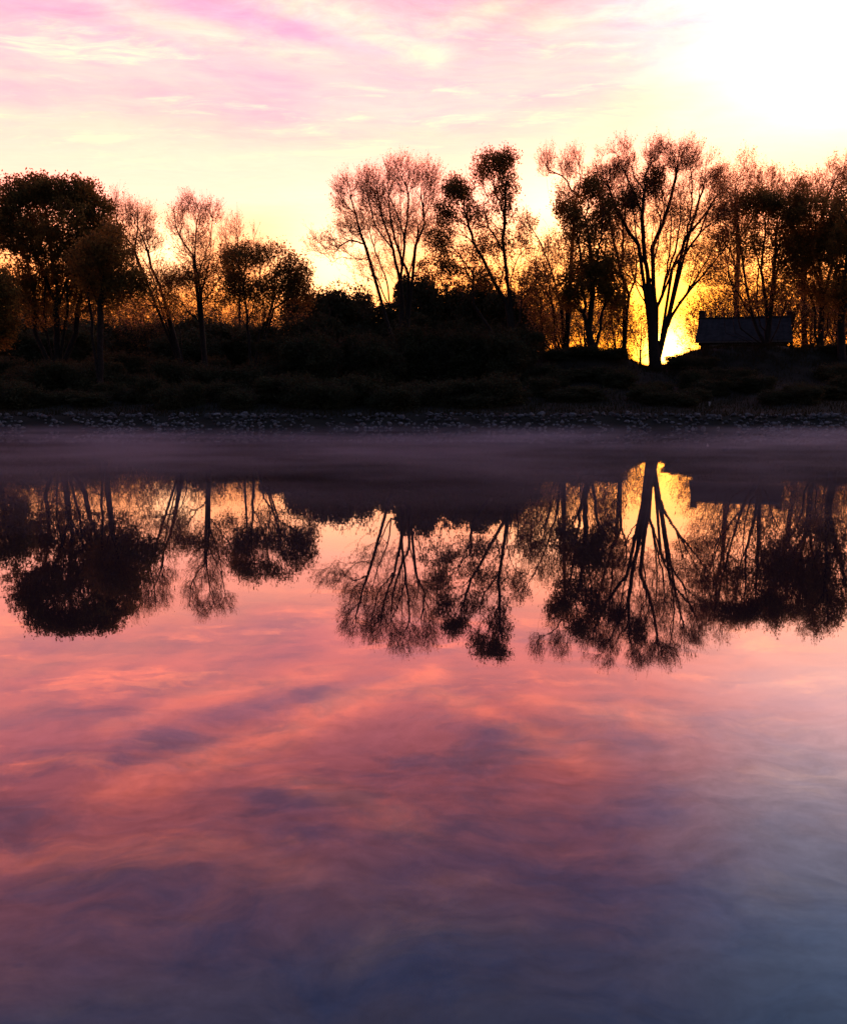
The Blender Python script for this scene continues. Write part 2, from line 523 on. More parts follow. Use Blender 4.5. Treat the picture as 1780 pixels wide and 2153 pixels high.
def grow(seed, limbs, pts, leafn, R, tip=0.0062, twigs=3, twig_len=(0.35, 0.95), leaf_size=0.10, up=0.35, alpha=0.28, spread=0.24, buds=0.0, bud_size=0.055):
    """limbs: list of polylines (first starts at the base); pts: crown points; leafn: leaves wanted round each point.
       Returns meshes for trunk and limbs, for twigs and for foliage."""
    rng = np.random.default_rng(seed)
    cap = sum(max(2, int(np.sum(np.linalg.norm(np.diff(np.asarray(l), axis=0), axis=1)) / 0.3) + 3) for l in limbs) + len(pts) * 9 + 50
    pos = np.zeros((cap, 3)); par = np.full(cap, -1); path = np.zeros(cap); dr = np.zeros((cap, 3)); lf = np.zeros(cap)
    n = 0

    def add(p, pa, l=0.0):
        nonlocal n
        pos[n] = p
        par[n] = pa
        if pa >= 0:
            e = p - pos[pa]
            L = np.linalg.norm(e)
            path[n] = path[pa] + L
            dr[n] = e / max(L, 1e-6)
        else:
            dr[n] = (0, 0, 1)
        lf[n] = l
        n += 1
        return n - 1
    for li, l in enumerate(limbs):
        c = catmull(l, 0.42)
        c[1:] += rng.normal(size=c[1:].shape) * 0.025
        if li == 0:
            cur = add(c[0], -1)
        else:
            dd = np.linalg.norm(pos[:n] - c[0], axis=1) + 0.05 * path[:n]
            cur = int(np.argmin(dd))
            if np.linalg.norm(pos[cur] - c[0]) > 0.3:
                cur = add(c[0], 0)
        for p in c[1:]:
            cur = add(p, cur)
    nl = n
    pts = np.asarray(pts)
    if len(pts):
        dmin = np.min(np.linalg.norm(pts[:, None] - pos[None, :n], axis=2), axis=1)
        for k in np.argsort(dmin):
            p = pts[k]
            v = p - pos[:n]
            d = np.linalg.norm(v, axis=1)
            vn = v / np.maximum(d, 1e-6)[:, None]
            al = np.einsum('ij,ij->i', vn, dr[:n])
            cost = d * (1 + 0.7 * (1 - al) + 0.6 * np.maximum(0, -vn[:, 2])) + alpha * path[:n]
            j = int(np.argmin(cost))
            cur = j
            m_ = int(d[j] / 0.5)
            if m_ > 0:
                m_ = min(m_, 7)
                c1 = pos[j] + dr[j] * d[j] * 0.42
                for t in (np.arange(m_) + 1) / (m_ + 1):
                    q = (1 - t) ** 2 * pos[j] + 2 * t * (1 - t) * c1 + t * t * p
                    cur = add(q + rng.normal(size=3) * 0.02, cur)
            add(p, cur, leafn[k])
    pos, par, dr, lf, path = pos[:n], par[:n], dr[:n], lf[:n], path[:n]
    cnt = np.zeros(n)
    kids = np.bincount(par[par >= 0], minlength=n)
    cnt[kids == 0] = 1
    for k in range(n - 1, 0, -1):
        cnt[par[k]] += cnt[k]
    ex = math.log(R / tip) / math.log(max(cnt[0], 3))
    rad = tip * np.maximum(cnt, 1) ** ex
    hb = pos[:, 2] - pos[0, 2]
    rad *= 1 + 0.3 * np.exp(-np.maximum(hb, 0) / 0.35) * (cnt > 0.12 * cnt[0])
    # main child keeps the frame of its parent so thick limbs run on without a notch
    main = np.full(n, -1)
    best = np.zeros(n)
    for k in range(1, n):
        if cnt[k] > best[par[k]]:
            best[par[k]] = cnt[k]
            main[par[k]] = k
    nd = dr.copy()
    mk = main >= 0
    nd[mk] = unit(dr[mk] + dr[main[mk]])
    e = np.arange(1, n)
    e = e[par[1:] >= 0]
    pa = par[e]
    ismain = main[pa] == e
    d0 = np.where(ismain[:, None], nd[pa], dr[e])
    r1 = rad[e]
    r0 = np.where(ismain, rad[pa], np.minimum(rad[pa], rad[e] * 1.25))
    parts = []
    for lo, hi_, sd in ((0.07, 9, 9), (0.028, 0.07, 6), (0, 0.028, 3)):
        s = (r0 >= lo) & (r0 < hi_)
        if s.any():
            parts.append(tubes(pos[pa[s]], pos[e[s]], r0[s], r1[s], d0[s], nd[e[s]], sd))
    wood = merge(parts)
    # twigs
    src = np.where((rad < 0.035) & (np.arange(n) >= (nl if len(pts) else 1)))[0]
    if len(src) == 0:
        src = np.array([n - 1])
    src = np.repeat(src, twigs)
    t = len(src)
    cen = pos[:n].mean(0)
    outw = unit(pos[src] - cen)
    d = unit(dr[src] * 0.75 + outw * 0.25 + np.array([0, 0, up]) + rng.normal(size=(t, 3)) * 0.42)
    L = rng.uniform(twig_len[0], twig_len[1], t) * np.where(kids[src] == 0, 1.0, 0.7)
    p0 = pos[src]
    p1 = p0 + d * (L * 0.5)[:, None]
    d2 = unit(d + np.array([0, 0, up * 0.5]) + rng.normal(size=(t, 3)) * 0.25)
    p2 = p1 + d2 * (L * 0.5)[:, None]
    r = np.full(t, 0.0057)
    # side twiglets
    h = t // 4
    sel = rng.permutation(t)[:h]
    d3 = unit(d[sel] + rng.normal(size=(h, 3)) * 0.55 + np.array([0, 0, up * 0.4]))
    p3 = p1[sel] + d3 * (L[sel] * rng.uniform(0.3, 0.55, h))[:, None]
    tw = merge([tubes(p0, p1, r, r * 0.75, d, d2, 3), tubes(p1, p2, r * 0.75, r * 0.25, d2, d2, 3),
                tubes(p1[sel], p3, r[:h] * 0.7, r[:h] * 0.25, d3, d3, 3)])
    # leaves
    lw = lf[src] / twigs
    k = rng.poisson(lw)
    fol = None
    if k.sum() > 0:
        c = np.repeat(p0, k, 0)
        f = rng.random((len(c), 1))
        c = c + (np.repeat(p2, k, 0) - c) * f + rng.normal(size=c.shape) * spread * 0.6
        fol = leaf_cards(rng, c, leaf_size)
    bud = None
    if buds > 0:  # tiny warm cards added along the twigs to imitate their orange glow
        k = rng.poisson(buds, t)
        f = rng.random((k.sum(), 1)) ** 0.7
        a_, b_ = np.repeat(p1, k, 0), np.repeat(p2, k, 0)
        bud = leaf_cards(rng, a_ + (b_ - a_) * f + rng.normal(size=a_.shape) * 0.05, bud_size)
    return wood, tw, fol, bud


def make_tree(name, label, D, bx, R, limbs, crown, npts, seed, cat='tree', group=None, leaf_size=0.10, depth=0.9, leafmat=None, **kw):
    """limbs and crown in photo pixels at the tree's own distance; both get their own spread in depth"""
    rng = np.random.default_rng(seed + 1000)
    base = base_at(bx, D)
    s = D / F
    L3 = []
    for i, l in enumerate(limbs):
        dy0 = 0.0
        dy1 = rng.uniform(-1, 1) * 0.55 * depth * max(abs(l[-1][0] - l[0][0]), 0.45 * abs(l[-1][1] - l[0][1])) * s
        m_ = len(l)
        q = [P(x, y, D + dy0 + dy1 * (k / max(m_ - 1, 1)) ** 0.9) for k, (x, y) in enumerate(l)]
        if i == 0:
            q = [base + (0, 0, -0.15)] + q
        L3.append(q)
    # second and later limbs that start near the ground have their own foot in the ground
    for l in L3[1:]:
        g = float(ground(l[0][0], l[0][1]))
        if l[0][2] < g + 0.7 and abs(l[0][0] - base[0]) > 0.4:
            l.insert(0, np.array([l[0][0], l[0][1], g - 0.15]))
    w = np.array([c[2] * c[3] for c in crown], float) ** 0.9 * np.array([c[5] if len(c) > 5 else 1.0 for c in crown])
    ns = (npts * w / w.sum()).astype(int) + 3
    pts, lf = [], []
    for c, k in zip(crown, ns):
        cx, cy, rx, ry, lv = c[:5]
        u = unit(rng.normal(size=(k, 3))) * rng.random((k, 1)) ** 0.42
        rz = min(rx, 110) * s * depth
        off = rng.uniform(-0.3, 0.3) * rz
        for (a, b_, cc) in u:
            p = P(cx + a * rx, cy + b_ * ry, D + off + cc * rz)
            if p[2] > float(ground(p[0], p[1])) + 0.4:
                pts.append(p)
                lf.append(lv)
    L3 = [[q - base for q in l] for l in L3]
    pts, lf = np.array(pts) - base, np.array(lf)
    kv = rng.normal(size=(7, 3)) * 2.6
    field = np.sin(pts @ kv.T + rng.uniform(0, 6.28, 7)).mean(1)
    field = np.argsort(np.argsort(field)) / len(field)
    keep = field > 0.2
    pts, lf = pts[keep], (lf * (0.5 + 1.3 * field))[keep]
    wood, tw, fol, bud = grow(seed, L3, pts, lf, R, leaf_size=leaf_size, **kw)
    return plant(name, label, cat, group, base, wood, tw, fol, leafmat or LEAF, bud)


def plant(name, label, cat, group, base, wood, tw, fol, lmat, bud=None):
    r = empty(name, base)
    tag(r, label, cat, group)
    obj('trunk', mesh('trunk', wood[0], [wood[1]]), BARK, r)
    tag(obj('twigs', mesh('twigs', tw[0], [tw[1]]), TWIG, r), kind='stuff')
    if fol is not None:
        tag(obj('foliage', mesh('foliage', fol[0], [fol[1]], False), lmat, r), kind='stuff')
    if bud is not None:  # added specks that put the pinkish light haze round the twigs
        tag(obj('buds', mesh('buds', bud[0], [bud[1]], False), TWIG_GLOW, r), kind='stuff')
    return r


# ---- the trees along the bank, left to right (photo pixels)
make_tree('leafy_tree', 'tall dense dark leafy tree with a broad domed crown at the far left', 53, 120, 0.30,
          [[(120, 660), (118, 590), (105, 520), (95, 430)], [(119, 650), (150, 560), (165, 470), (185, 410)],
           [(118, 640), (85, 560), (50, 470), (30, 400)], [(74, 700), (74, 650), (60, 560), (20, 470)], [(98, 700), (92, 640), (98, 560), (75, 470)],
           [(118, 610), (180, 560), (225, 530)], [(160, 700), (165, 640), (178, 580), (200, 500)], [(135, 700), (142, 640), (140, 560), (130, 480)]],
          [(50, 405, 62, 36, 15, 1.5), (95, 398, 45, 32, 15, 1.5), (165, 412, 48, 34, 16, 1.5), (100, 480, 120, 75, 18, 1.5), (205, 490, 46, 75, 18, 1.4),
           (15, 480, 60, 80, 15), (235, 565, 58, 50, 13), (60, 590, 66, 55, 17, 1.3), (150, 570, 75, 60, 19, 1.3), (190, 630, 70, 44, 10), (90, 650, 100, 40, 9), (255, 590, 40, 40, 8)],
          3900, 1, twig_len=(0.25, 0.6), leaf_size=0.13)
make_tree('leafy_tree', 'dark leafy tree with a thick trunk near the water, right of the domed tree', 45, 213, 0.17,
          [[(211, 700), (214, 620), (222, 560), (240, 490)], [(212, 650), (190, 600), (172, 550)], [(214, 615), (258, 580), (292, 590)], [(196, 720), (192, 660), (184, 600), (200, 540)]],
          [(228, 520, 40, 60, 13), (250, 560, 46, 50, 13), (275, 592, 42, 32, 13), (185, 560, 40, 55, 10), (240, 612, 60, 30, 8), (300, 610, 24, 24, 8)], 1000, 2, twig_len=(0.2, 0.5), leaf_size=0.11)
make_tree('leafy_tree', 'low dense bushy tree cut off by the left edge of the photo', 47, -20, 0.18,
          [[(-20, 680), (-18, 620), (-12, 560)], [(-19, 660), (10, 610), (22, 570)]],
          [(-22, 610, 50, 70, 16), (8, 640, 36, 66, 15), (-10, 690, 45, 45, 12)], 700, 3, twig_len=(0.2, 0.5), leaf_size=0.12)
make_tree('leaning_tree', 'bare tree whose trunk leans far left, with pink lit twigs on top', 56, 388, 0.17,
          [[(374, 683), (342, 637), (312, 603), (290, 555), (272, 490), (262, 425)], [(292, 560), (318, 525), (330, 480)],
           [(278, 515), (248, 470), (240, 418)], [(350, 648), (335, 600), (318, 560), (300, 500)], [(330, 622), (322, 580), (300, 545)], [(282, 530), (290, 470), (283, 420)]],
          [(241, 440, 15, 38, 0.3, 1.3), (274, 450, 20, 48, 0.3, 1.2), (300, 478, 30, 46, 0.3, 1.2), (265, 520, 50, 46, 2.0), (325, 505, 20, 38, 0.3), (335, 590, 48, 44, 2.5, 0.8),
           (290, 640, 50, 40, 3.0, 0.8)], 1250, 4, twig_len=(0.4, 1.0), up=0.65, buds=2.6)
make_tree('bare_tree', 'slim bare tree with an open twiggy top, right of the leaning tree', 55, 432, 0.16,
          [[(424, 690), (423, 620), (415, 567), (396, 490), (390, 425)], [(417, 575), (440, 510), (449, 448)], [(422, 625), (437, 560), (442, 500)],
           [(405, 535), (376, 495), (364, 440)], [(421, 600), (385, 575), (345, 590), (318, 610)], [(410, 550), (412, 490), (420, 440)], [(424, 640), (460, 590), (478, 540)]],
          [(392, 436, 20, 30, 0.2), (420, 450, 20, 30, 0.2), (446, 462, 22, 40, 0.2), (371, 470, 20, 40, 0.2), (410, 520, 50, 44, 0.6), (452, 622, 36, 34, 16, 1.3),
           (472, 565, 24, 44, 9), (392, 588, 60, 18, 9), (365, 625, 50, 40, 4), (430, 575, 40, 40, 3)], 1700, 5, twig_len=(0.35, 0.9), up=0.55, buds=2.6)
make_tree('bare_tree', 'distant thin bare tree with pale twig tips above the round leafy tree', 76, 505, 0.12,
          [[(505, 680), (504, 600), (500, 520), (497, 460)], [(504, 590), (525, 540), (537, 490)], [(503, 560), (480, 520), (470, 490)]],
          [(497, 490, 15, 38, 0), (538, 510, 11, 28, 0), (475, 500, 14, 34, 0), (512, 545, 40, 36, 0)], 480, 6, twig_len=(0.6, 1.2), up=0.8, buds=1.2, bud_size=0.08)
make_tree('leafy_tree', 'small round crowned leafy tree with light showing through, left of the open gap', 50, 530, 0.12,
          [[(522, 690), (513, 590), (520, 540)], [(545, 700), (570, 655), (576, 590), (582, 550)], [(514, 610), (492, 570)], [(573, 630), (605, 580), (622, 555)],
           [(522, 680), (540, 620), (550, 560)], [(560, 680), (552, 620), (560, 560)], [(575, 650), (625, 615), (645, 600)], [(518, 640), (500, 600), (478, 590)]],
          [(518, 545, 52, 32, 10, 1.4), (578, 547, 46, 34, 9, 1.3), (620, 583, 36, 44, 11, 1.3), (545, 595, 70, 50, 9, 1.4), (490, 600, 30, 48, 11), (642, 630, 18, 28, 10),
           (565, 655, 75, 34, 3.0, 0.8), (610, 620, 30, 22, 6)], 1900, 7, twig_len=(0.2, 0.55), leaf_size=0.10, buds=0.5)
make_tree('bare_tree', 'broad bare tree fanning up from two trunks right of the open gap', 53, 848, 0.21,
          [[(844, 666), (843, 605), (844, 513), (840, 440), (848, 345)], [(843, 640), (819, 644), (795, 593), (775, 541), (762, 505), (743, 437), (722, 380)],
           [(843, 605), (826, 526), (810, 504), (789, 471), (768, 395)], [(860, 690), (859, 605), (872, 520), (879, 474), (868, 416), (868, 345)],
           [(879, 474), (900, 440), (905, 370)], [(819, 644), (801, 629), (765, 605), (716, 574)], [(861, 600), (893, 544), (929, 510)],
           [(765, 513), (734, 507), (700, 525), (660, 515)], [(843, 590), (850, 500), (826, 430), (800, 380)], [(835, 610), (808, 560), (795, 570)],
           [(826, 526), (800, 440), (790, 380)], [(850, 500), (858, 430), (850, 370)], [(775, 541), (752, 470), (735, 400)], [(859, 580), (835, 520), (822, 470), (815, 400)],
           [(872, 520), (890, 470), (885, 400)], [(819, 640), (812, 590), (795, 545), (770, 470)]],
          [(728, 410, 28, 42, 0.2, 1.1), (782, 405, 46, 48, 0.2, 1.2), (848, 372, 46, 42, 0.2, 1.3), (903, 392, 24, 52, 0.2), (815, 465, 85, 60, 0.2, 1.2), (700, 515, 44, 36, 0.3, 0.6),
           (653, 510, 16, 26, 0.2, 0.8), (890, 480, 40, 50, 0.2, 0.8), (800, 560, 70, 40, 0.6, 0.5), (740, 470, 30, 44, 0.2)], 3300, 8, twig_len=(0.35, 0.95), up=0.6, buds=2.6)
make_tree('leafy_tree', 'tall thinly leaved tree leaning left with dark leaf tufts along its slanting top', 51, 1088, 0.18,
          [[(1082, 650), (1078, 615), (1060, 531), (1052, 476), (1035, 420), (1045, 350)], [(1064, 640), (1049, 612), (1016, 547), (995, 507), (975, 440)],
           [(1056, 500), (1062, 430), (1066, 350)], [(1055, 490), (1020, 450), (985, 410), (955, 395)], [(1016, 547), (960, 550), (915, 560)], [(1090, 690), (1097, 640), (1093, 585)],
           [(995, 640), (994, 560), (992, 500)], [(1060, 531), (1030, 480), (1015, 430)], [(1016, 547), (985, 500), (950, 470)], [(1072, 590), (1090, 540), (1105, 520)], [(1049, 612), (1060, 560), (1085, 500)]],
          [(1035, 348, 44, 26, 9, 1.2), (1068, 335, 20, 20, 7, 1.2), (1005, 370, 30, 24, 8, 1.2), (960, 398, 36, 26, 10, 1.2), (990, 440, 60, 50, 5, 1.1), (1060, 410, 28, 70, 6.5, 1.1), (938, 450, 30, 34, 9),
           (930, 510, 36, 40, 8), (1005, 510, 75, 38, 6), (925, 565, 44, 26, 11), (1000, 575, 85, 34, 7), (1090, 520, 40, 30, 6, 0.9), (1110, 590, 40, 40, 5, 0.8)], 2800, 9,
          twig_len=(0.2, 0.6), leaf_size=0.10, buds=0.8)
make_tree('bare_tree', 'clump of long thin bare stems leaning left beside the low dark crowned tree', 55, 1188, 0.15,
          [[(1185, 690), (1178, 640), (1152, 590), (1121, 525), (1097, 455)], [(1178, 640), (1159, 569), (1137, 513), (1106, 460)],
           [(1182, 640), (1208, 547), (1177, 463), (1155, 414), (1146, 345)], [(1200, 660), (1217, 538), (1208, 429), (1182, 367), (1196, 328)],
           [(1208, 429), (1220, 380), (1212, 335)], [(1150, 585), (1118, 552), (1095, 535)], [(1165, 700), (1160, 640), (1128, 580), (1112, 560)], [(1182, 650), (1190, 560), (1165, 500), (1140, 460)],
           [(1140, 720), (1138, 660), (1130, 600)]],
          [(1150, 350, 18, 32, 0.1, 1.3), (1200, 350, 27, 36, 0.2, 1.4), (1195, 430, 36, 40, 4.0, 1.0), (1110, 490, 26, 40, 5, 0.8), (1170, 540, 60, 50, 2.0, 0.9), (1130, 610, 44, 60, 5, 1.1), (1150, 690, 40, 40, 5, 1.0)],
          1700, 10, twig_len=(0.4, 1.0), up=0.8, buds=2.6)
make_tree('leafy_tree', 'low dark crowned leafy tree on a forked trunk, left of the great bare tree', 51, 1248, 0.22,
          [[(1236, 690), (1228, 660), (1206, 627), (1195, 590)], [(1262, 690), (1268, 650), (1290, 610)], [(1240, 690), (1242, 640), (1240, 580)],
           [(1242, 640), (1262, 500), (1270, 420)], [(1230, 660), (1222, 560), (1216, 470), (1240, 410)], [(1242, 620), (1240, 520), (1225, 440)]],
          [(1235, 590, 62, 48, 14, 1.5), (1265, 558, 44, 28, 13, 1.2), (1205, 625, 34, 30, 14), (1285, 625, 30, 32, 13), (1200, 445, 30, 26, 11), (1235, 402, 28, 26, 12), (1265, 450, 42, 44, 7),
           (1245, 500, 60, 50, 4), (1215, 480, 40, 40, 6)], 1700, 11, twig_len=(0.2, 0.6), leaf_size=0.12, buds=0.5)
make_tree('bare_tree', 'upright bare tree with a straight dark trunk just left of the great tree', 54, 1312, 0.17,
          [[(1312, 720), (1316, 660), (1322, 620), (1306, 576), (1288, 500), (1275, 430)], [(1320, 625), (1338, 570), (1330, 500), (1318, 420)],
           [(1312, 590), (1270, 540), (1245, 470), (1230, 400)], [(1306, 576), (1310, 500), (1300, 430)], [(1318, 640), (1290, 600), (1262, 580)]],
          [(1290, 480, 50, 70, 1.8), (1320, 540, 40, 60, 2.0), (1265, 400, 40, 60, 1.0), (1285, 600, 40, 44, 3, 0.8), (1290, 670, 34, 44, 3.0, 0.9)], 1800, 12, twig_len=(0.35, 0.9), up=0.5, buds=2.6)
make_tree('great_tree', 'great bare tree with a thick trunk standing before the rising sun', 52.5, 1379, 0.31,
          [[(1379, 745), (1378, 690), (1380, 637), (1371, 573), (1371, 493), (1384, 400), (1387, 310)], [(1374, 600), (1361, 575), (1342, 515), (1333, 455), (1317, 366), (1307, 312)],
           [(1381, 645), (1393, 620), (1413, 563), (1438, 506), (1454, 429), (1451, 340)], [(1387, 725), (1419, 653), (1467, 589), (1515, 535), (1545, 480)],
           [(1438, 506), (1480, 452), (1515, 400)], [(1367, 640), (1336, 589), (1302, 568)], [(1371, 520), (1400, 450), (1420, 370), (1428, 310)],
           [(1342, 515), (1300, 450), (1275, 380)], [(1392, 620), (1408, 520), (1410, 430)], [(1419, 653), (1450, 600), (1462, 545)], [(1413, 563), (1470, 490), (1490, 430)],
           [(1361, 575), (1350, 480), (1352, 400), (1345, 330)], [(1371, 560), (1390, 480), (1400, 400), (1405, 330)], [(1393, 610), (1425, 500), (1432, 420)], [(1454, 470), (1475, 400), (1485, 350)],
           [(1376, 660), (1345, 620), (1325, 560), (1310, 500)], [(1440, 620), (1500, 520), (1525, 450)]],
          [(1308, 342, 34, 46, 0.3, 1.3), (1387, 332, 36, 42, 0.3, 1.3), (1440, 342, 38, 45, 0.3, 1.3), (1497, 375, 36, 48, 0.3, 1.1), (1273, 370, 30, 54, 0.4, 1.1), (1340, 430, 60, 60, 0.8),
           (1430, 450, 70, 70, 0.6), (1512, 455, 42, 60, 0.8), (1390, 540, 60, 50, 0.3, 0.6), (1470, 550, 55, 60, 0.5, 0.8), (1328, 425, 20, 30, 9, 1.0), (1320, 570, 40, 40, 0.8, 0.7),
           (1375, 385, 30, 34, 4.0)], 5400, 13, twig_len=(0.3, 0.9), up=0.55, buds=2.6)
make_tree('leafy_tree', 'many stemmed leafy tree standing in front of the grey roof', 53.5, 1612, 0.22,
          [[(1613, 700), (1613, 660), (1601, 568), (1606, 500), (1610, 430)], [(1590, 690), (1576, 640), (1562, 560), (1550, 480)], [(1556, 690), (1548, 640), (1530, 560), (1520, 500)],
           [(1612, 680), (1625, 600), (1650, 520), (1660, 450)], [(1634, 690), (1648, 650), (1668, 620), (1690, 605)], [(1574, 660), (1540, 600), (1510, 585)], [(1601, 570), (1580, 500), (1565, 430)],
           [(1545, 700), (1535, 640), (1545, 570), (1535, 500)], [(1600, 700), (1590, 620), (1595, 540), (1590, 450)], [(1625, 600), (1630, 520), (1635, 440)], [(1525, 700), (1518, 640), (1500, 580)]],
          [(1555, 440, 46, 36, 10), (1600, 428, 42, 34, 12, 1.2), (1650, 448, 40, 42, 13, 1.2), (1525, 500, 42, 48, 8.5), (1590, 510, 65, 54, 10), (1655, 530, 48, 66, 12.5), (1540, 570, 56, 44, 4),
           (1640, 590, 56, 44, 5), (1680, 420, 26, 40, 6), (1590, 630, 80, 30, 3, 0.7)], 2400, 14, twig_len=(0.25, 0.7), leaf_size=0.11, buds=0.8)
make_tree('leafy_tree', 'leafy tree with a slim straight trunk right of the grey roof', 54.5, 1726, 0.18,
          [[(1726, 700), (1726, 605), (1720, 530), (1712, 460)], [(1726, 640), (1748, 560), (1765, 490)], [(1712, 700), (1710, 640), (1690, 590)], [(1725, 600), (1700, 540), (1690, 480)],
           [(1738, 700), (1742, 640), (1740, 560)]],
          [(1710, 520, 50, 64, 15, 1.3), (1765, 500, 44, 64, 15, 1.2), (1700, 440, 40, 36, 10), (1745, 440, 44, 36, 8), (1735, 610, 50, 44, 8), (1690, 590, 30, 40, 5)], 1700, 15, twig_len=(0.25, 0.6), leaf_size=0.12, buds=0.6)
make_tree('leafy_tree', 'thick leafy tree cut off by the right edge of the photo', 51, 1770, 0.22,
          [[(1768, 690), (1772, 620), (1780, 540), (1785, 460)], [(1770, 650), (1800, 580), (1830, 500)], [(1772, 620), (1755, 570), (1745, 520)]],
          [(1785, 530, 44, 64, 14), (1830, 500, 60, 90, 9), (1790, 610, 44, 50, 12), (1785, 430, 46, 46, 7), (1760, 660, 30, 40, 6)], 1200, 16, twig_len=(0.25, 0.6), leaf_size=0.12, buds=0.6)
make_tree('bare_tree', 'bare tree behind the house with pink twig tips above the leafy tree', 72, 1545, 0.2,
          [[(1545, 640), (1548, 560), (1560, 460), (1572, 360)], [(1547, 570), (1525, 470), (1515, 390)], [(1555, 500), (1600, 430), (1622, 380)], [(1550, 520), (1545, 440), (1548, 370)]],
          [(1571, 370, 28, 52, 0, 1.2), (1530, 395, 36, 48, 0, 1.2), (1618, 392, 36, 38, 0, 1.2), (1555, 460, 80, 60, 0), (1520, 560, 70, 60, 0)], 1800, 17, twig_len=(0.5, 1.2), up=0.7, buds=3.0, bud_size=0.08)
make_tree('bare_tree', 'bare tree behind the right hand trees with a reddish rounded twig top', 70, 1690, 0.2,
          [[(1690, 640), (1688, 560), (1680, 470), (1672, 400)], [(1689, 570), (1720, 480), (1745, 400), (1765, 360)], [(1700, 540), (1760, 450), (1795, 380)], [(1685, 520), (1700, 440), (1715, 390)]],
          [(1670, 405, 36, 40, 0.5, 1.2), (1722, 408, 40, 42, 0.5, 1.2), (1770, 372, 38, 42, 0.5, 1.2), (1800, 400, 40, 60, 0), (1710, 500, 75, 70, 1)], 1800, 18, twig_len=(0.5, 1.2), up=0.7, buds=3.0, bud_size=0.08)

# ---- smaller trees farther back that fill the view between the trunks
rng = np.random.default_rng(77)
bank = []
for v in range(4):
    h = 7.5
    limbs = [[np.array(q, float) for q in [(0, 0, -0.2), (0.1, 0.1, 1.6), (0.3 * (v - 1.5), 0.1, 4), (0.5 * (v - 1.5), 0.3, 6.6)]]]
    for k in range(5):
        a = rng.uniform(0, 6.28)
        limbs.append([np.array((0.05, 0.05, 0.9 + 0.4 * k)), np.array((math.cos(a) * 1.0, math.sin(a) * 1.0, 2.6 + 0.4 * k)), np.array((math.cos(a) * 1.9, math.sin(a) * 1.9, 4.4 + 0.5 * k))])
    u = unit(rng.normal(size=(560, 3))) * rng.random((560, 1)) ** 0.45
    pts = u * np.array([2.9, 2.9, 3.1]) + np.array([0, 0, 4.2])
    wd, tw, fo, bd = grow(500 + v, limbs, pts, np.full(560, (0.5, 2.0, 1.0, 3.2)[v]), 0.13, twigs=3, twig_len=(0.4, 1.0), leaf_size=0.14, up=0.4, buds=0.8, bud_size=0.07)
    bank.append([mesh('trunk', wd[0], [wd[1]]), mesh('twigs', tw[0], [tw[1]]), mesh('foliage', fo[0], [fo[1]], False), mesh('buds', bd[0], [bd[1]], False)])
    for me, mt in zip(bank[-1], (BARK, TWIG, LEAF, TWIG_GLOW)):
        me.materials.append(mt)
far_spots = [(-30, 76, 1.1), (40, 92, 1.2), (95, 78, 1.0), (160, 96, 1.2), (228, 80, 0.95), (285, 90, 1.15), (340, 74, 0.9), (398, 92, 1.2), (462, 78, 0.95), (520, 96, 1.15), (578, 82, 0.85),
             (905, 92, 1.0), (960, 76, 0.9), (1020, 94, 1.15), (1075, 78, 0.9), (1130, 92, 1.2), (1180, 76, 1.0), (1235, 95, 1.3), (1285, 80, 0.8), (1478, 92, 1.1), (1520, 80, 1.15),
             (1575, 98, 1.4), (1625, 80, 1.15), (1690, 94, 1.4), (1745, 78, 1.15), (1800, 95, 1.4)]
for k, (px, D, sc) in enumerate(far_spots):
    D = max(D, 83 + (k * 7) % 5)
    v = (1, 3, 3, 2)[k % 4] if px < 330 else k % 4
    b0 = base_at(px, D)
    t = empty('background_tree', b0)
    t.rotation_euler = (0, 0, rng.uniform(0, 6.28))
    t.scale = (sc, sc, sc * rng.uniform(0.9, 1.1))
    if px < 650:
        lab = 'thin twiggy tree farther back, backlit orange between the left trunks'
    elif px < 1330:
        lab = 'thin twiggy tree farther back, backlit orange left of the great tree'
    else:
        lab = 'thin twiggy tree farther back, backlit orange behind the house on the right'
    tag(t, lab, 'tree', ('background trees on the left', 'background trees in the middle', 'background trees on the right')[0 if px < 650 else 1 if px < 1330 else 2])
    for nm, me in zip(('trunk', 'twigs', 'foliage', 'buds'), bank[v]):
        o = obj(nm, me, None, t)
        if nm != 'trunk':
            o['kind'] = 'stuff'

under = [(-10, 70, 1.0), (45, 73, 1.1), (105, 69, 1.0), (165, 74, 1.1), (222, 70, 0.95), (268, 75, 1.0), (312, 69, 0.85), (355, 72, 0.85), (410, 70, 0.9), (470, 74, 0.95), (535, 70, 0.8), (590, 73, 0.8),
         (910, 72, .95), (965, 70, .9), (1022, 74, .95), (1125, 70, .9), (1165, 73, 1.0), (1225, 69, .85), (1295, 72, .8), (1345, 78, .75), (1505, 68, .9), (1560, 70, 1.0), (1655, 68, .95), (1705, 71, 1.0), (1752, 67, .95), (1795, 70, 1.0)]
for k, (px, D, sc) in enumerate(under):
    if px < 600:
        D, sc = D + 11, sc * 1.14
    b0 = base_at(px, D)
    t = empty('young_tree', b0)
    t.rotation_euler = (0, 0, rng.uniform(0, 6.28))
    t.scale = (sc * rng.uniform(.95, 1.2), sc * rng.uniform(.95, 1.2), sc)
    g = 0 if px < 650 else 1 if px < 1330 else 2
    tag(t, 'twiggy young tree filling in ' + ('beneath the crowns of the left hand trees', 'among the leaning stems left of the great tree', 'beneath the crowns around the house')[g], 'tree',
        'young trees ' + ('under the left crowns', 'in the middle of the bank', 'around the house')[g])
    for nm, me in zip(('trunk', 'twigs', 'foliage', 'buds'), bank[(k * 3 + 1) % 4]):
        o = obj(nm, me, None, t)
        if nm != 'trunk':
            o['kind'] = 'stuff'

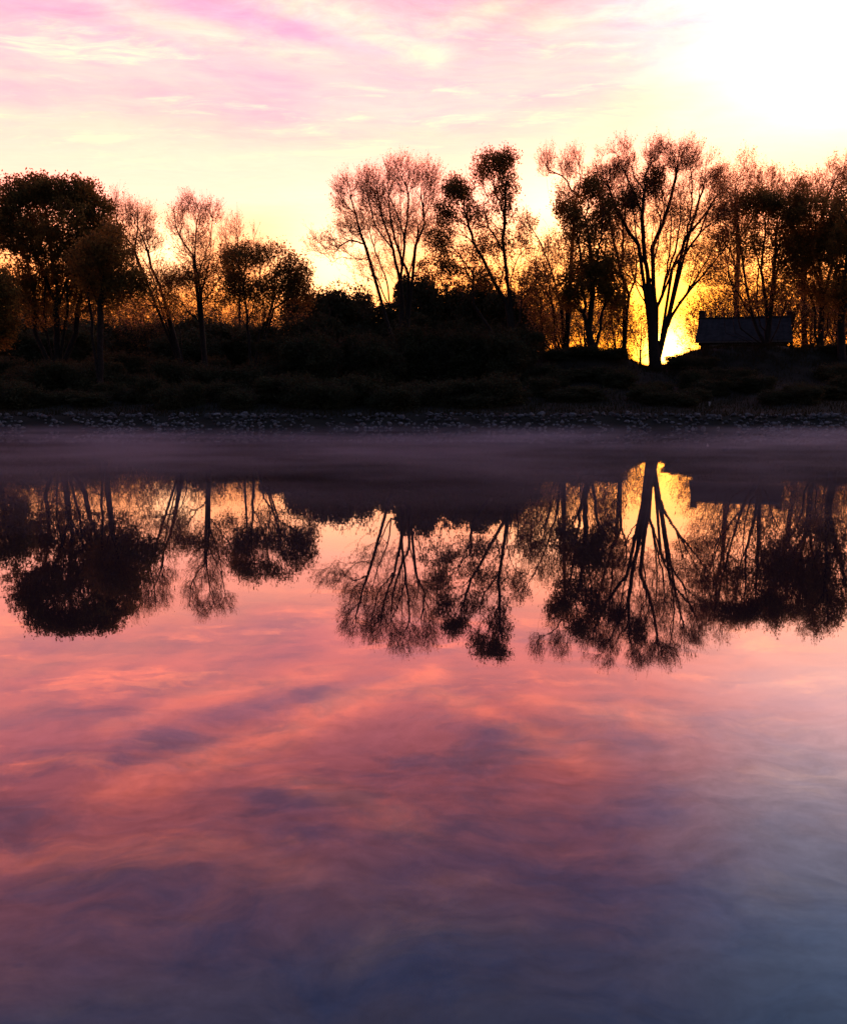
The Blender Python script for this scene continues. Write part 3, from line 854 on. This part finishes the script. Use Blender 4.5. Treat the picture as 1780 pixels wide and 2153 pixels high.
# ------------------------------------------------------------------ shrubs of the dark thicket
shr = []
for v in range(8):
    rg = np.random.default_rng(900 + v)
    tall = 2.6 if v >= 5 else 1.0                    # the last three are tall bushes, about 3 m wide and 4.2 m tall
    lob = [(0, 0, 0.55 * tall, 0.62, 0.5 * tall)] + [(rg.uniform(-.6, .6), rg.uniform(-.5, .5), rg.uniform(0.25, 0.9) * tall, rg.uniform(.22, .44), rg.uniform(.2, .36) * tall ** .5) for _ in range(11)]
    P_ = []
    for (cx, cy, cz, r, rz) in lob:
        k = int(4800 * r * r * tall ** .6)
        u = unit(rg.normal(size=(k, 3))) * rg.random((k, 1)) ** 0.45
        P_.append(u * np.array([r, r, rz]) + np.array([cx, cy, cz]))
    u = unit(rg.normal(size=(1500, 3))) * rg.random((1500, 1)) ** 0.5
    u[:, 2] = np.abs(u[:, 2])
    P_.append(u * np.array([0.85, 0.8, 0.6 * tall]))
    P_ = np.concatenate(P_)
    P_ = P_[P_[:, 2] > 0.0] * 1.5
    fo = leaf_cards(rg, P_, 0.12)
    limbs = [[np.array((0, 0, -.1)), np.array((0, 0, .5 * tall)), np.array((.05, 0, 1.1 * tall))]]
    for _ in range(6):
        a = rg.uniform(0, 6.28)
        limbs.append([np.array((.03, .02, .05)), np.array((math.cos(a) * .35, math.sin(a) * .35, .5 * tall)), np.array((math.cos(a) * .8, math.sin(a) * .75, 1.15 * tall))])
    u = unit(rg.normal(size=(150, 3))) * rg.random((150, 1)) ** 0.3
    st, tw, fo2, bd = grow(950 + v, limbs, u * np.array([1.25, 1.15, .75 * tall]) + np.array([0, 0, .95 * tall]), np.full(150, 9.0), 0.06, tip=0.006, twigs=3, twig_len=(.25, .65), up=0.7, leaf_size=0.10, spread=0.12)
    fo = merge([fo, fo2])
    tw = mesh('twigs', tw[0], [tw[1]])
    tw.materials.append(TWIG)
    a, b_ = mesh('stem', st[0], [st[1]]), mesh('foliage', fo[0], [fo[1]], False)
    a.materials.append(BARK)
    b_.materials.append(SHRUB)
    shr.append((a, b_, tw))


def shrub(v, px, D, half, top, label, group, rz):
    """half width in photo pixels, top row in photo pixels"""
    b0 = base_at(px, D)
    t = empty('shrub', b0 + np.array([0, 0, -0.05]))
    hgt = max(P(px, top, D)[2] - b0[2], 0.5)
    wd = half * D / F / 1.35
    t.scale = (wd, wd, hgt / (1.5 if v < 5 else 3.75))
    t.rotation_euler = (0, 0, rz)
    tag(t, label, 'shrub', group)
    for nm, me in zip(('stem', 'foliage', 'twigs'), shr[v]):
        o = obj(nm, me, None, t)
        if nm != 'stem':
            o['kind'] = 'stuff'


LG, MG = 'shrubs of the left thicket', 'shrubs of the middle thicket'
back = [(-10, 695, 60, 'dark shrub at the far left end of the thicket under the bushy tree'),
        (75, 684, 65, 'dark shrub in the thicket below the tall domed tree'),
        (165, 680, 60, 'dark shrub in the thicket just left of the near leafy trunk'),
        (262, 697, 44, 'round topped dark shrub between the near leafy trunk and the notch in the thicket'),
        (348, 690, 48, 'dark shrub right of the notch in the thicket at the foot of the leaning trunk'),
        (425, 672, 52, 'dark shrub in the thicket at the foot of the slim bare tree'),
        (500, 692, 48, 'dark shrub in the thicket left of the round crowned tree trunks'),
        (568, 697, 46, 'dark shrub in the thicket right below the round crowned tree'),
        (640, 624, 34, 'tall narrow dark shrub at the left side of the open gap'),
        (672, 636, 36, 'dark shrub inside the gap next to the tall narrow shrub'),
        (712, 626, 38, 'dark shrub at the lowest point of the open gap'),
        (758, 618, 36, 'round topped shrub left of the fanning bare tree'),
        (812, 655, 48, 'dark shrub in front of the two trunks of the fanning bare tree'),
        (893, 592, 38, 'tall pointed dark shrub right of the fanning bare tree'),
        (945, 608, 46, 'broad flat topped dark shrub below the thinly leaved leaning tree'),
        (1003, 610, 34, 'tall dark shrub left of the light gap by the leaning trunks'),
        (1078, 622, 36, 'tall dark shrub wrapped round the trunks of the thinly leaved tree'),
        (1108, 680, 32, 'narrow dark shrub leaning at the left end of the grassy mound')]
for k, (px, top, half, lab) in enumerate(back):
    shrub(5 + k % 3, px, (86 if px in (-10, 262, 348) else 75 + 1.5 * (k % 3)) if px < 600 else 62 + 2 * (k % 3) if px < 1050 else 60, half * 1.6, top - 2, lab, LG if px < 610 else MG, rng.uniform(0, 6.28))
# bushes that close the thicket between those that show their tops
for k, px in enumerate(range(-30, 1120, 45)):
    x = px + rng.uniform(-14, 14)
    if x < 50 or 232 < x < 330:                     # two gaps where the light comes through low
        continue
    top = (rng.uniform(694, 722) if x < 590 else rng.uniform(668, 712)) if not 285 < x < 325 else 745
    shrub(5 + (k + 1) % 3, x, rng.uniform(69, 72) if x < 590 else rng.uniform(57.5, 60.5), rng.uniform(46, 62), top,
          'dark bush among the lower fill of the ' + ('left' if px < 610 else 'middle') + ' thicket', 'lower bushes of the ' + ('left' if px < 610 else 'middle') + ' thicket', rng.uniform(0, 6.28))
for k, px in enumerate(range(-20, 1100, 44)):
    x = px + rng.uniform(-20, 20)
    shrub(k % 5, x, rng.uniform(53.5, 56.5), rng.uniform(30, 50), rng.uniform(745, 780),
          'low dark shrub at the top of the slope before the ' + ('left' if px < 610 else 'middle') + ' thicket', 'low shrubs along the top of the ' + ('left' if px < 610 else 'middle') + ' slope', rng.uniform(0, 6.28))
for k, px in enumerate(range(-30, 1125, 42)):
    x = px + rng.uniform(-12, 12)
    gap = x < 50 or 228 < x < 345
    top = 790 if gap else rng.uniform(756, 784) if x < 590 else rng.uniform(692, 730)
    shrub((k + 2) % 5 if x < 590 else 5 + k % 3, x, rng.uniform(46.5, 49.5), rng.uniform(44, 58), top,
          'low dark shrub halfway up the slope of the ' + ('left' if px < 610 else 'middle') + ' thicket', 'second row shrubs on the ' + ('left' if px < 610 else 'middle') + ' bank', rng.uniform(0, 6.28))
for k, px in enumerate(range(-20, 1120, 38)):
    x = px + rng.uniform(-20, 20)
    shrub((k + 4) % 5, x, rng.uniform(40.0, 43.5), rng.uniform(34, 60), rng.uniform(795, 832),
          'low dark shrub just above the stones at the foot of the ' + ('left' if px < 610 else 'middle') + ' slope', 'front row shrubs on the ' + ('left' if px < 610 else 'middle') + ' bank', rng.uniform(0, 6.28))
for k, (px, D, half, top, lab) in enumerate([
        (1168, 50.3, 34, 752, 'low dark bush on the left shoulder of the grassy mound'),
        (1228, 50.6, 46, 736, 'low dark bush on top of the mound under the forked trunk'),
        (1290, 50.4, 38, 742, 'low dark bush on the right shoulder of the grassy mound'),
        (1432, 51.5, 34, 748, 'ragged dark bush on the crest between the great tree and the house'),
        (1470, 50.5, 40, 752, 'dark bush on the crest in front of the left end of the house'),
        (1760, 52.0, 40, 724, 'dark bush on the crest at the right edge of the photo')]):
    shrub((k + 1) % 5, px, D, half, top, lab, 'bushes on the mounds', rng.uniform(0, 6.28))
for k, px in enumerate(range(1130, 1800, 24)):
    x = px + rng.uniform(-20, 20)
    dd = rng.uniform(40.5, 49)
    shrub(k % 5, x, dd, rng.uniform(34, 56), 842 - (dd - 40.5) * 7.5 - rng.uniform(0, 22), 'low dark undergrowth bush on the right hand slope under the mounds and the house', 'undergrowth on the right slope', rng.uniform(0, 6.28))

# ------------------------------------------------------------------ grass on the slope and the mounds
rg = np.random.default_rng(5)
n = 90000
x = rg.uniform(-27, 31, n)
y = 37.85 + 20 * rg.random(n) ** 1.3
crest = rg.random(n) < 0.25
x[crest] = rg.uniform(6, 30, crest.sum())
y[crest] = rg.normal(52.5, 1.6, crest.sum())
clump = np.sin(x * 3.1 + np.sin(y * 2.3) * 2) + np.sin(y * 4.1 + x) > -1.2
x, y = x[clump], y[clump]
n = len(x)
b0 = np.stack([x, y, ground(x, y) - 0.02], 1)
h = rg.gamma(4.0, 0.045, n)[:, None]
w = rg.uniform(0.008, 0.02, n)[:, None]
a = rg.uniform(0, 6.28, n)
side = np.stack([np.cos(a), np.sin(a), 0 * a], 1)
lean = np.stack([rg.normal(0, .35, n), rg.normal(0, .35, n), np.ones(n)], 1)
V = np.stack([b0 - side * w, b0 + side * w, b0 + lean * h], 1).reshape(-1, 3)
tag(obj('grass', mesh('grass', V, [np.arange(3 * n).reshape(-1, 3)], False), GRASS), 'short rough grass on the sloping bank and mounds', 'grass', kind='stuff')

# ------------------------------------------------------------------ stones of the bank
ico = []
t = (1 + 5 ** .5) / 2
iv = unit(np.array([(-1, t, 0), (1, t, 0), (-1, -t, 0), (1, -t, 0), (0, -1, t), (0, 1, t), (0, -1, -t), (0, 1, -t), (t, 0, -1), (t, 0, 1), (-t, 0, -1), (-t, 0, 1)], float))
itri = np.array([(0, 11, 5), (0, 5, 1), (0, 1, 7), (0, 7, 10), (0, 10, 11), (1, 5, 9), (5, 11, 4), (11, 10, 2), (10, 7, 6), (7, 1, 8), (3, 9, 4), (3, 4, 2), (3, 2, 6), (3, 6, 8), (3, 8, 9),
                 (4, 9, 5), (2, 4, 11), (6, 2, 10), (8, 6, 7), (9, 8, 1)])
rg = np.random.default_rng(8)
shapes = []
for k in range(10):
    v = iv * rg.uniform(0.72, 1.18, (12, 1)) * rg.uniform(0.75, 1.2, (1, 3)) * np.array([1, 1, 0.75])
    shapes.append(v)
sme = [mesh('stone', v, [itri], False) for v in shapes]
for me in sme:
    me.materials.append(STONE)
smw = [mesh('stone', v, [itri], False) for v in shapes]
for me in smw:
    me.materials.append(WET)
rev = obj('stone_bank', mesh('stone_bank', np.array([(xx, yy, float(ground(xx, yy)) + 0.012) for yy in (36.4, 37.0, 37.6, 38.2) for xx in np.linspace(-24, 24, 49)]),
                             [np.array([(r_ * 49 + c, r_ * 49 + c + 1, (r_ + 1) * 49 + c + 1, (r_ + 1) * 49 + c) for r_ in range(3) for c in range(48)])]), EARTH)
tag(rev, 'band of grey rubble stones along the waterline of the far bank', 'stone bank', kind='structure')
stones = []
for k in range(2600):
    xx, yy = rg.uniform(-21, 21.5), rg.uniform(36.6, 38.15)
    s = 0.045 + 0.13 * rg.beta(1.3, 3.4)
    if math.sin(xx * 1.7 + 2 * math.sin(xx * .6)) + math.sin(xx * 4.1 + yy * 5) < -0.9:
        continue
    if yy > 37.5:
        s *= 1.25
    stones.append((s, xx, yy + 0.14 * math.sin(xx * 1.1) * math.sin(xx * .37 + 1)))
stones.sort(reverse=True)
kept = []
for (s, xx, yy) in stones:
    if all((xx - a) ** 2 + (yy - b_) ** 2 > (0.75 * (s + c)) ** 2 for (c, a, b_) in kept):
        kept.append((s, xx, yy))
infr = [q for q in kept if abs(q[1]) < 18.2 and q[2] > 37.3]
big, bigset = infr[:300], set(infr[:300])
rest = [q for q in kept if q not in bigset]
for (s, xx, yy) in big:
    o = obj('stone', (sme if yy > 37.72 + 0.16 * math.sin(xx) else smw)[rg.integers(10)], None, rev)
    o.location = (xx, yy, float(ground(xx, yy)) + s * 0.35)
    o.scale = (s, s, s)
    o.rotation_euler = (rg.uniform(-.5, .5), rg.uniform(-.5, .5), rg.uniform(0, 6.28))
VV, FF, b_ = [], [], 0
for (s, xx, yy) in rest:
    v = shapes[rg.integers(10)] * s
    a = rg.uniform(0, 6.28)
    R_ = np.array([[math.cos(a), -math.sin(a), 0], [math.sin(a), math.cos(a), 0], [0, 0, 1]])
    VV.append(v @ R_.T + np.array([xx, yy, float(ground(xx, yy)) + s * 0.3]))
    FF.append(itri + b_)
    b_ += 12
tag(obj('stones', mesh('stones', np.concatenate(VV), [np.concatenate(FF)], False), STONE, rev), kind='stuff')

# ------------------------------------------------------------------ the house behind the crest
hx0, hx1 = P(1484, 690, 57)[0], P(1666, 690, 57)[0]
hy0, hy1, hm = 55.6, 60.4, 58.0
zg = 3.0
ez, rz_ = P(1560, 716, 55.3)[2], P(1560, 670, 58.0)[2]
hc = np.array([(hx0 + hx1) / 2, hm, zg])
W, Dp = (hx1 - hx0) / 2, (hy1 - hy0) / 2
E, Rg = ez - zg, rz_ - zg
house = empty('house', hc)
house.rotation_euler = (0, 0, -math.atan2(hc[0], hm))
tag(house, 'small dark house with a grey gabled roof, half hidden behind the grassy crest', 'house')
wl = W - 0.22
wd_ = Dp - 0.25
Vw = np.array([(-wl, -wd_, -.3), (wl, -wd_, -.3), (wl, wd_, -.3), (-wl, wd_, -.3), (-wl, -wd_, E), (wl, -wd_, E), (wl, wd_, E), (-wl, wd_, E),
               (-wl, 0, Rg - .17), (wl, 0, Rg - .17)])
obj('wall', mesh('wall', Vw, [np.array([(0, 1, 5, 4), (2, 3, 7, 6)]), np.array([(1, 2, 6, 9, 5), (3, 0, 4, 8, 7)])], False), WALL, house)
ex = 0.12                                                      # the foot of the roof spreads a little wider than its ridge
roof_parts = []
for sgn in (-1, 1):
    lo = [(-W - ex, sgn * (Dp + .12), E - .06), (W + ex, sgn * (Dp + .12), E - .06), (W, 0, Rg), (-W, 0, Rg)]
    up_ = [(a, b2, c + .09) for (a, b2, c) in lo]
    Vr = np.array(lo + up_)
    roof_parts.append((Vr, np.array([(0, 1, 2, 3), (4, 7, 6, 5), (0, 4, 5, 1), (1, 5, 6, 2), (2, 6, 7, 3), (3, 7, 4, 0)])))
Vr, Qr = merge(roof_parts)
roof = obj('roof', mesh('roof', Vr, [Qr], False), ROOF, house)
nse = 16
for sgn in (-1, 1):
    for k in range(nse):
        fx = -1 + 2 * (k + .5) / nse
        a0, a1 = np.array([fx * (W + ex), sgn * (Dp + .1), E + .045]), np.array([fx * W, sgn * 0.06, Rg + .075])
        q = np.array([a0, a1])
        dd = unit(a1 - a0)[None]
        v_, f_ = tubes(q[:1], q[1:], np.array([.014]), np.array([.014]), dd, dd, 4)
        obj('seam', mesh('seam', v_, [f_], False), ROOF, roof)
box_obj('ridge_cap', [(-W - .03, -.09, Rg + .085, W + .03, .09, Rg + .14)], TRIM, roof)
for cxp, hh in ((1479, .42), (1654, .26)):
    cx_ = P(cxp, 660, 58)[0] - hc[0]
    ch = box_obj('chimney', [(cx_ - .2, .12, Rg - .4, cx_ + .2, .52, Rg + .1 + hh)], BRICK, house)
    box_obj('chimney_cap', [(cx_ - .24, .08, Rg + .103 + hh, cx_ + .24, .56, Rg + .16 + hh)], TRIM, ch)
box_obj('gutter', [(-W - ex, -Dp - .22, E - .1, W + ex, -Dp - .125, E + .0)], TRIM, house)
for fx in (-.62, -.1, .75):
    xw = fx * wl
    wn_ = box_obj('window', [(xw - .45, -wd_ - .05, .62, xw + .45, -wd_ + .02, .69), (xw - .45, -wd_ - .05, 1.23, xw + .45, -wd_ + .02, 1.3), (xw - .45, -wd_ - .05, .693, xw - .38, -wd_ + .02, 1.227),
                             (xw + .38, -wd_ - .05, .693, xw + .45, -wd_ + .02, 1.227)], TRIM, house)
    box_obj('pane', [(xw - .378, -wd_ - .02, .692, xw + .378, -wd_ - .008, 1.228)], GLASS, wn_)
dx = .35 * wl
dr_ = box_obj('door', [(dx - .42, -wd_ - .04, -.25, dx + .42, -wd_ - .003, 1.28)], TRIM, house)
box_obj('handle', [(dx + .3, -wd_ - .09, .5, dx + .34, -wd_ - .042, .62)], STONE, dr_)

# ------------------------------------------------------------------ small pale marker on the lawn by the water
mb = base_at(1491, 41.0)
mk_ = empty('marker_post', mb)
tag(mk_, 'small pale marker post on the dark lawn above the stones below the house', 'marker post')
box_obj('post', [(-.035, -.03, -.15, .035, .03, .16)], WHITE, mk_)
box_obj('cap', [(-.05, -.045, .163, .05, .045, .19)], WHITE, mk_)
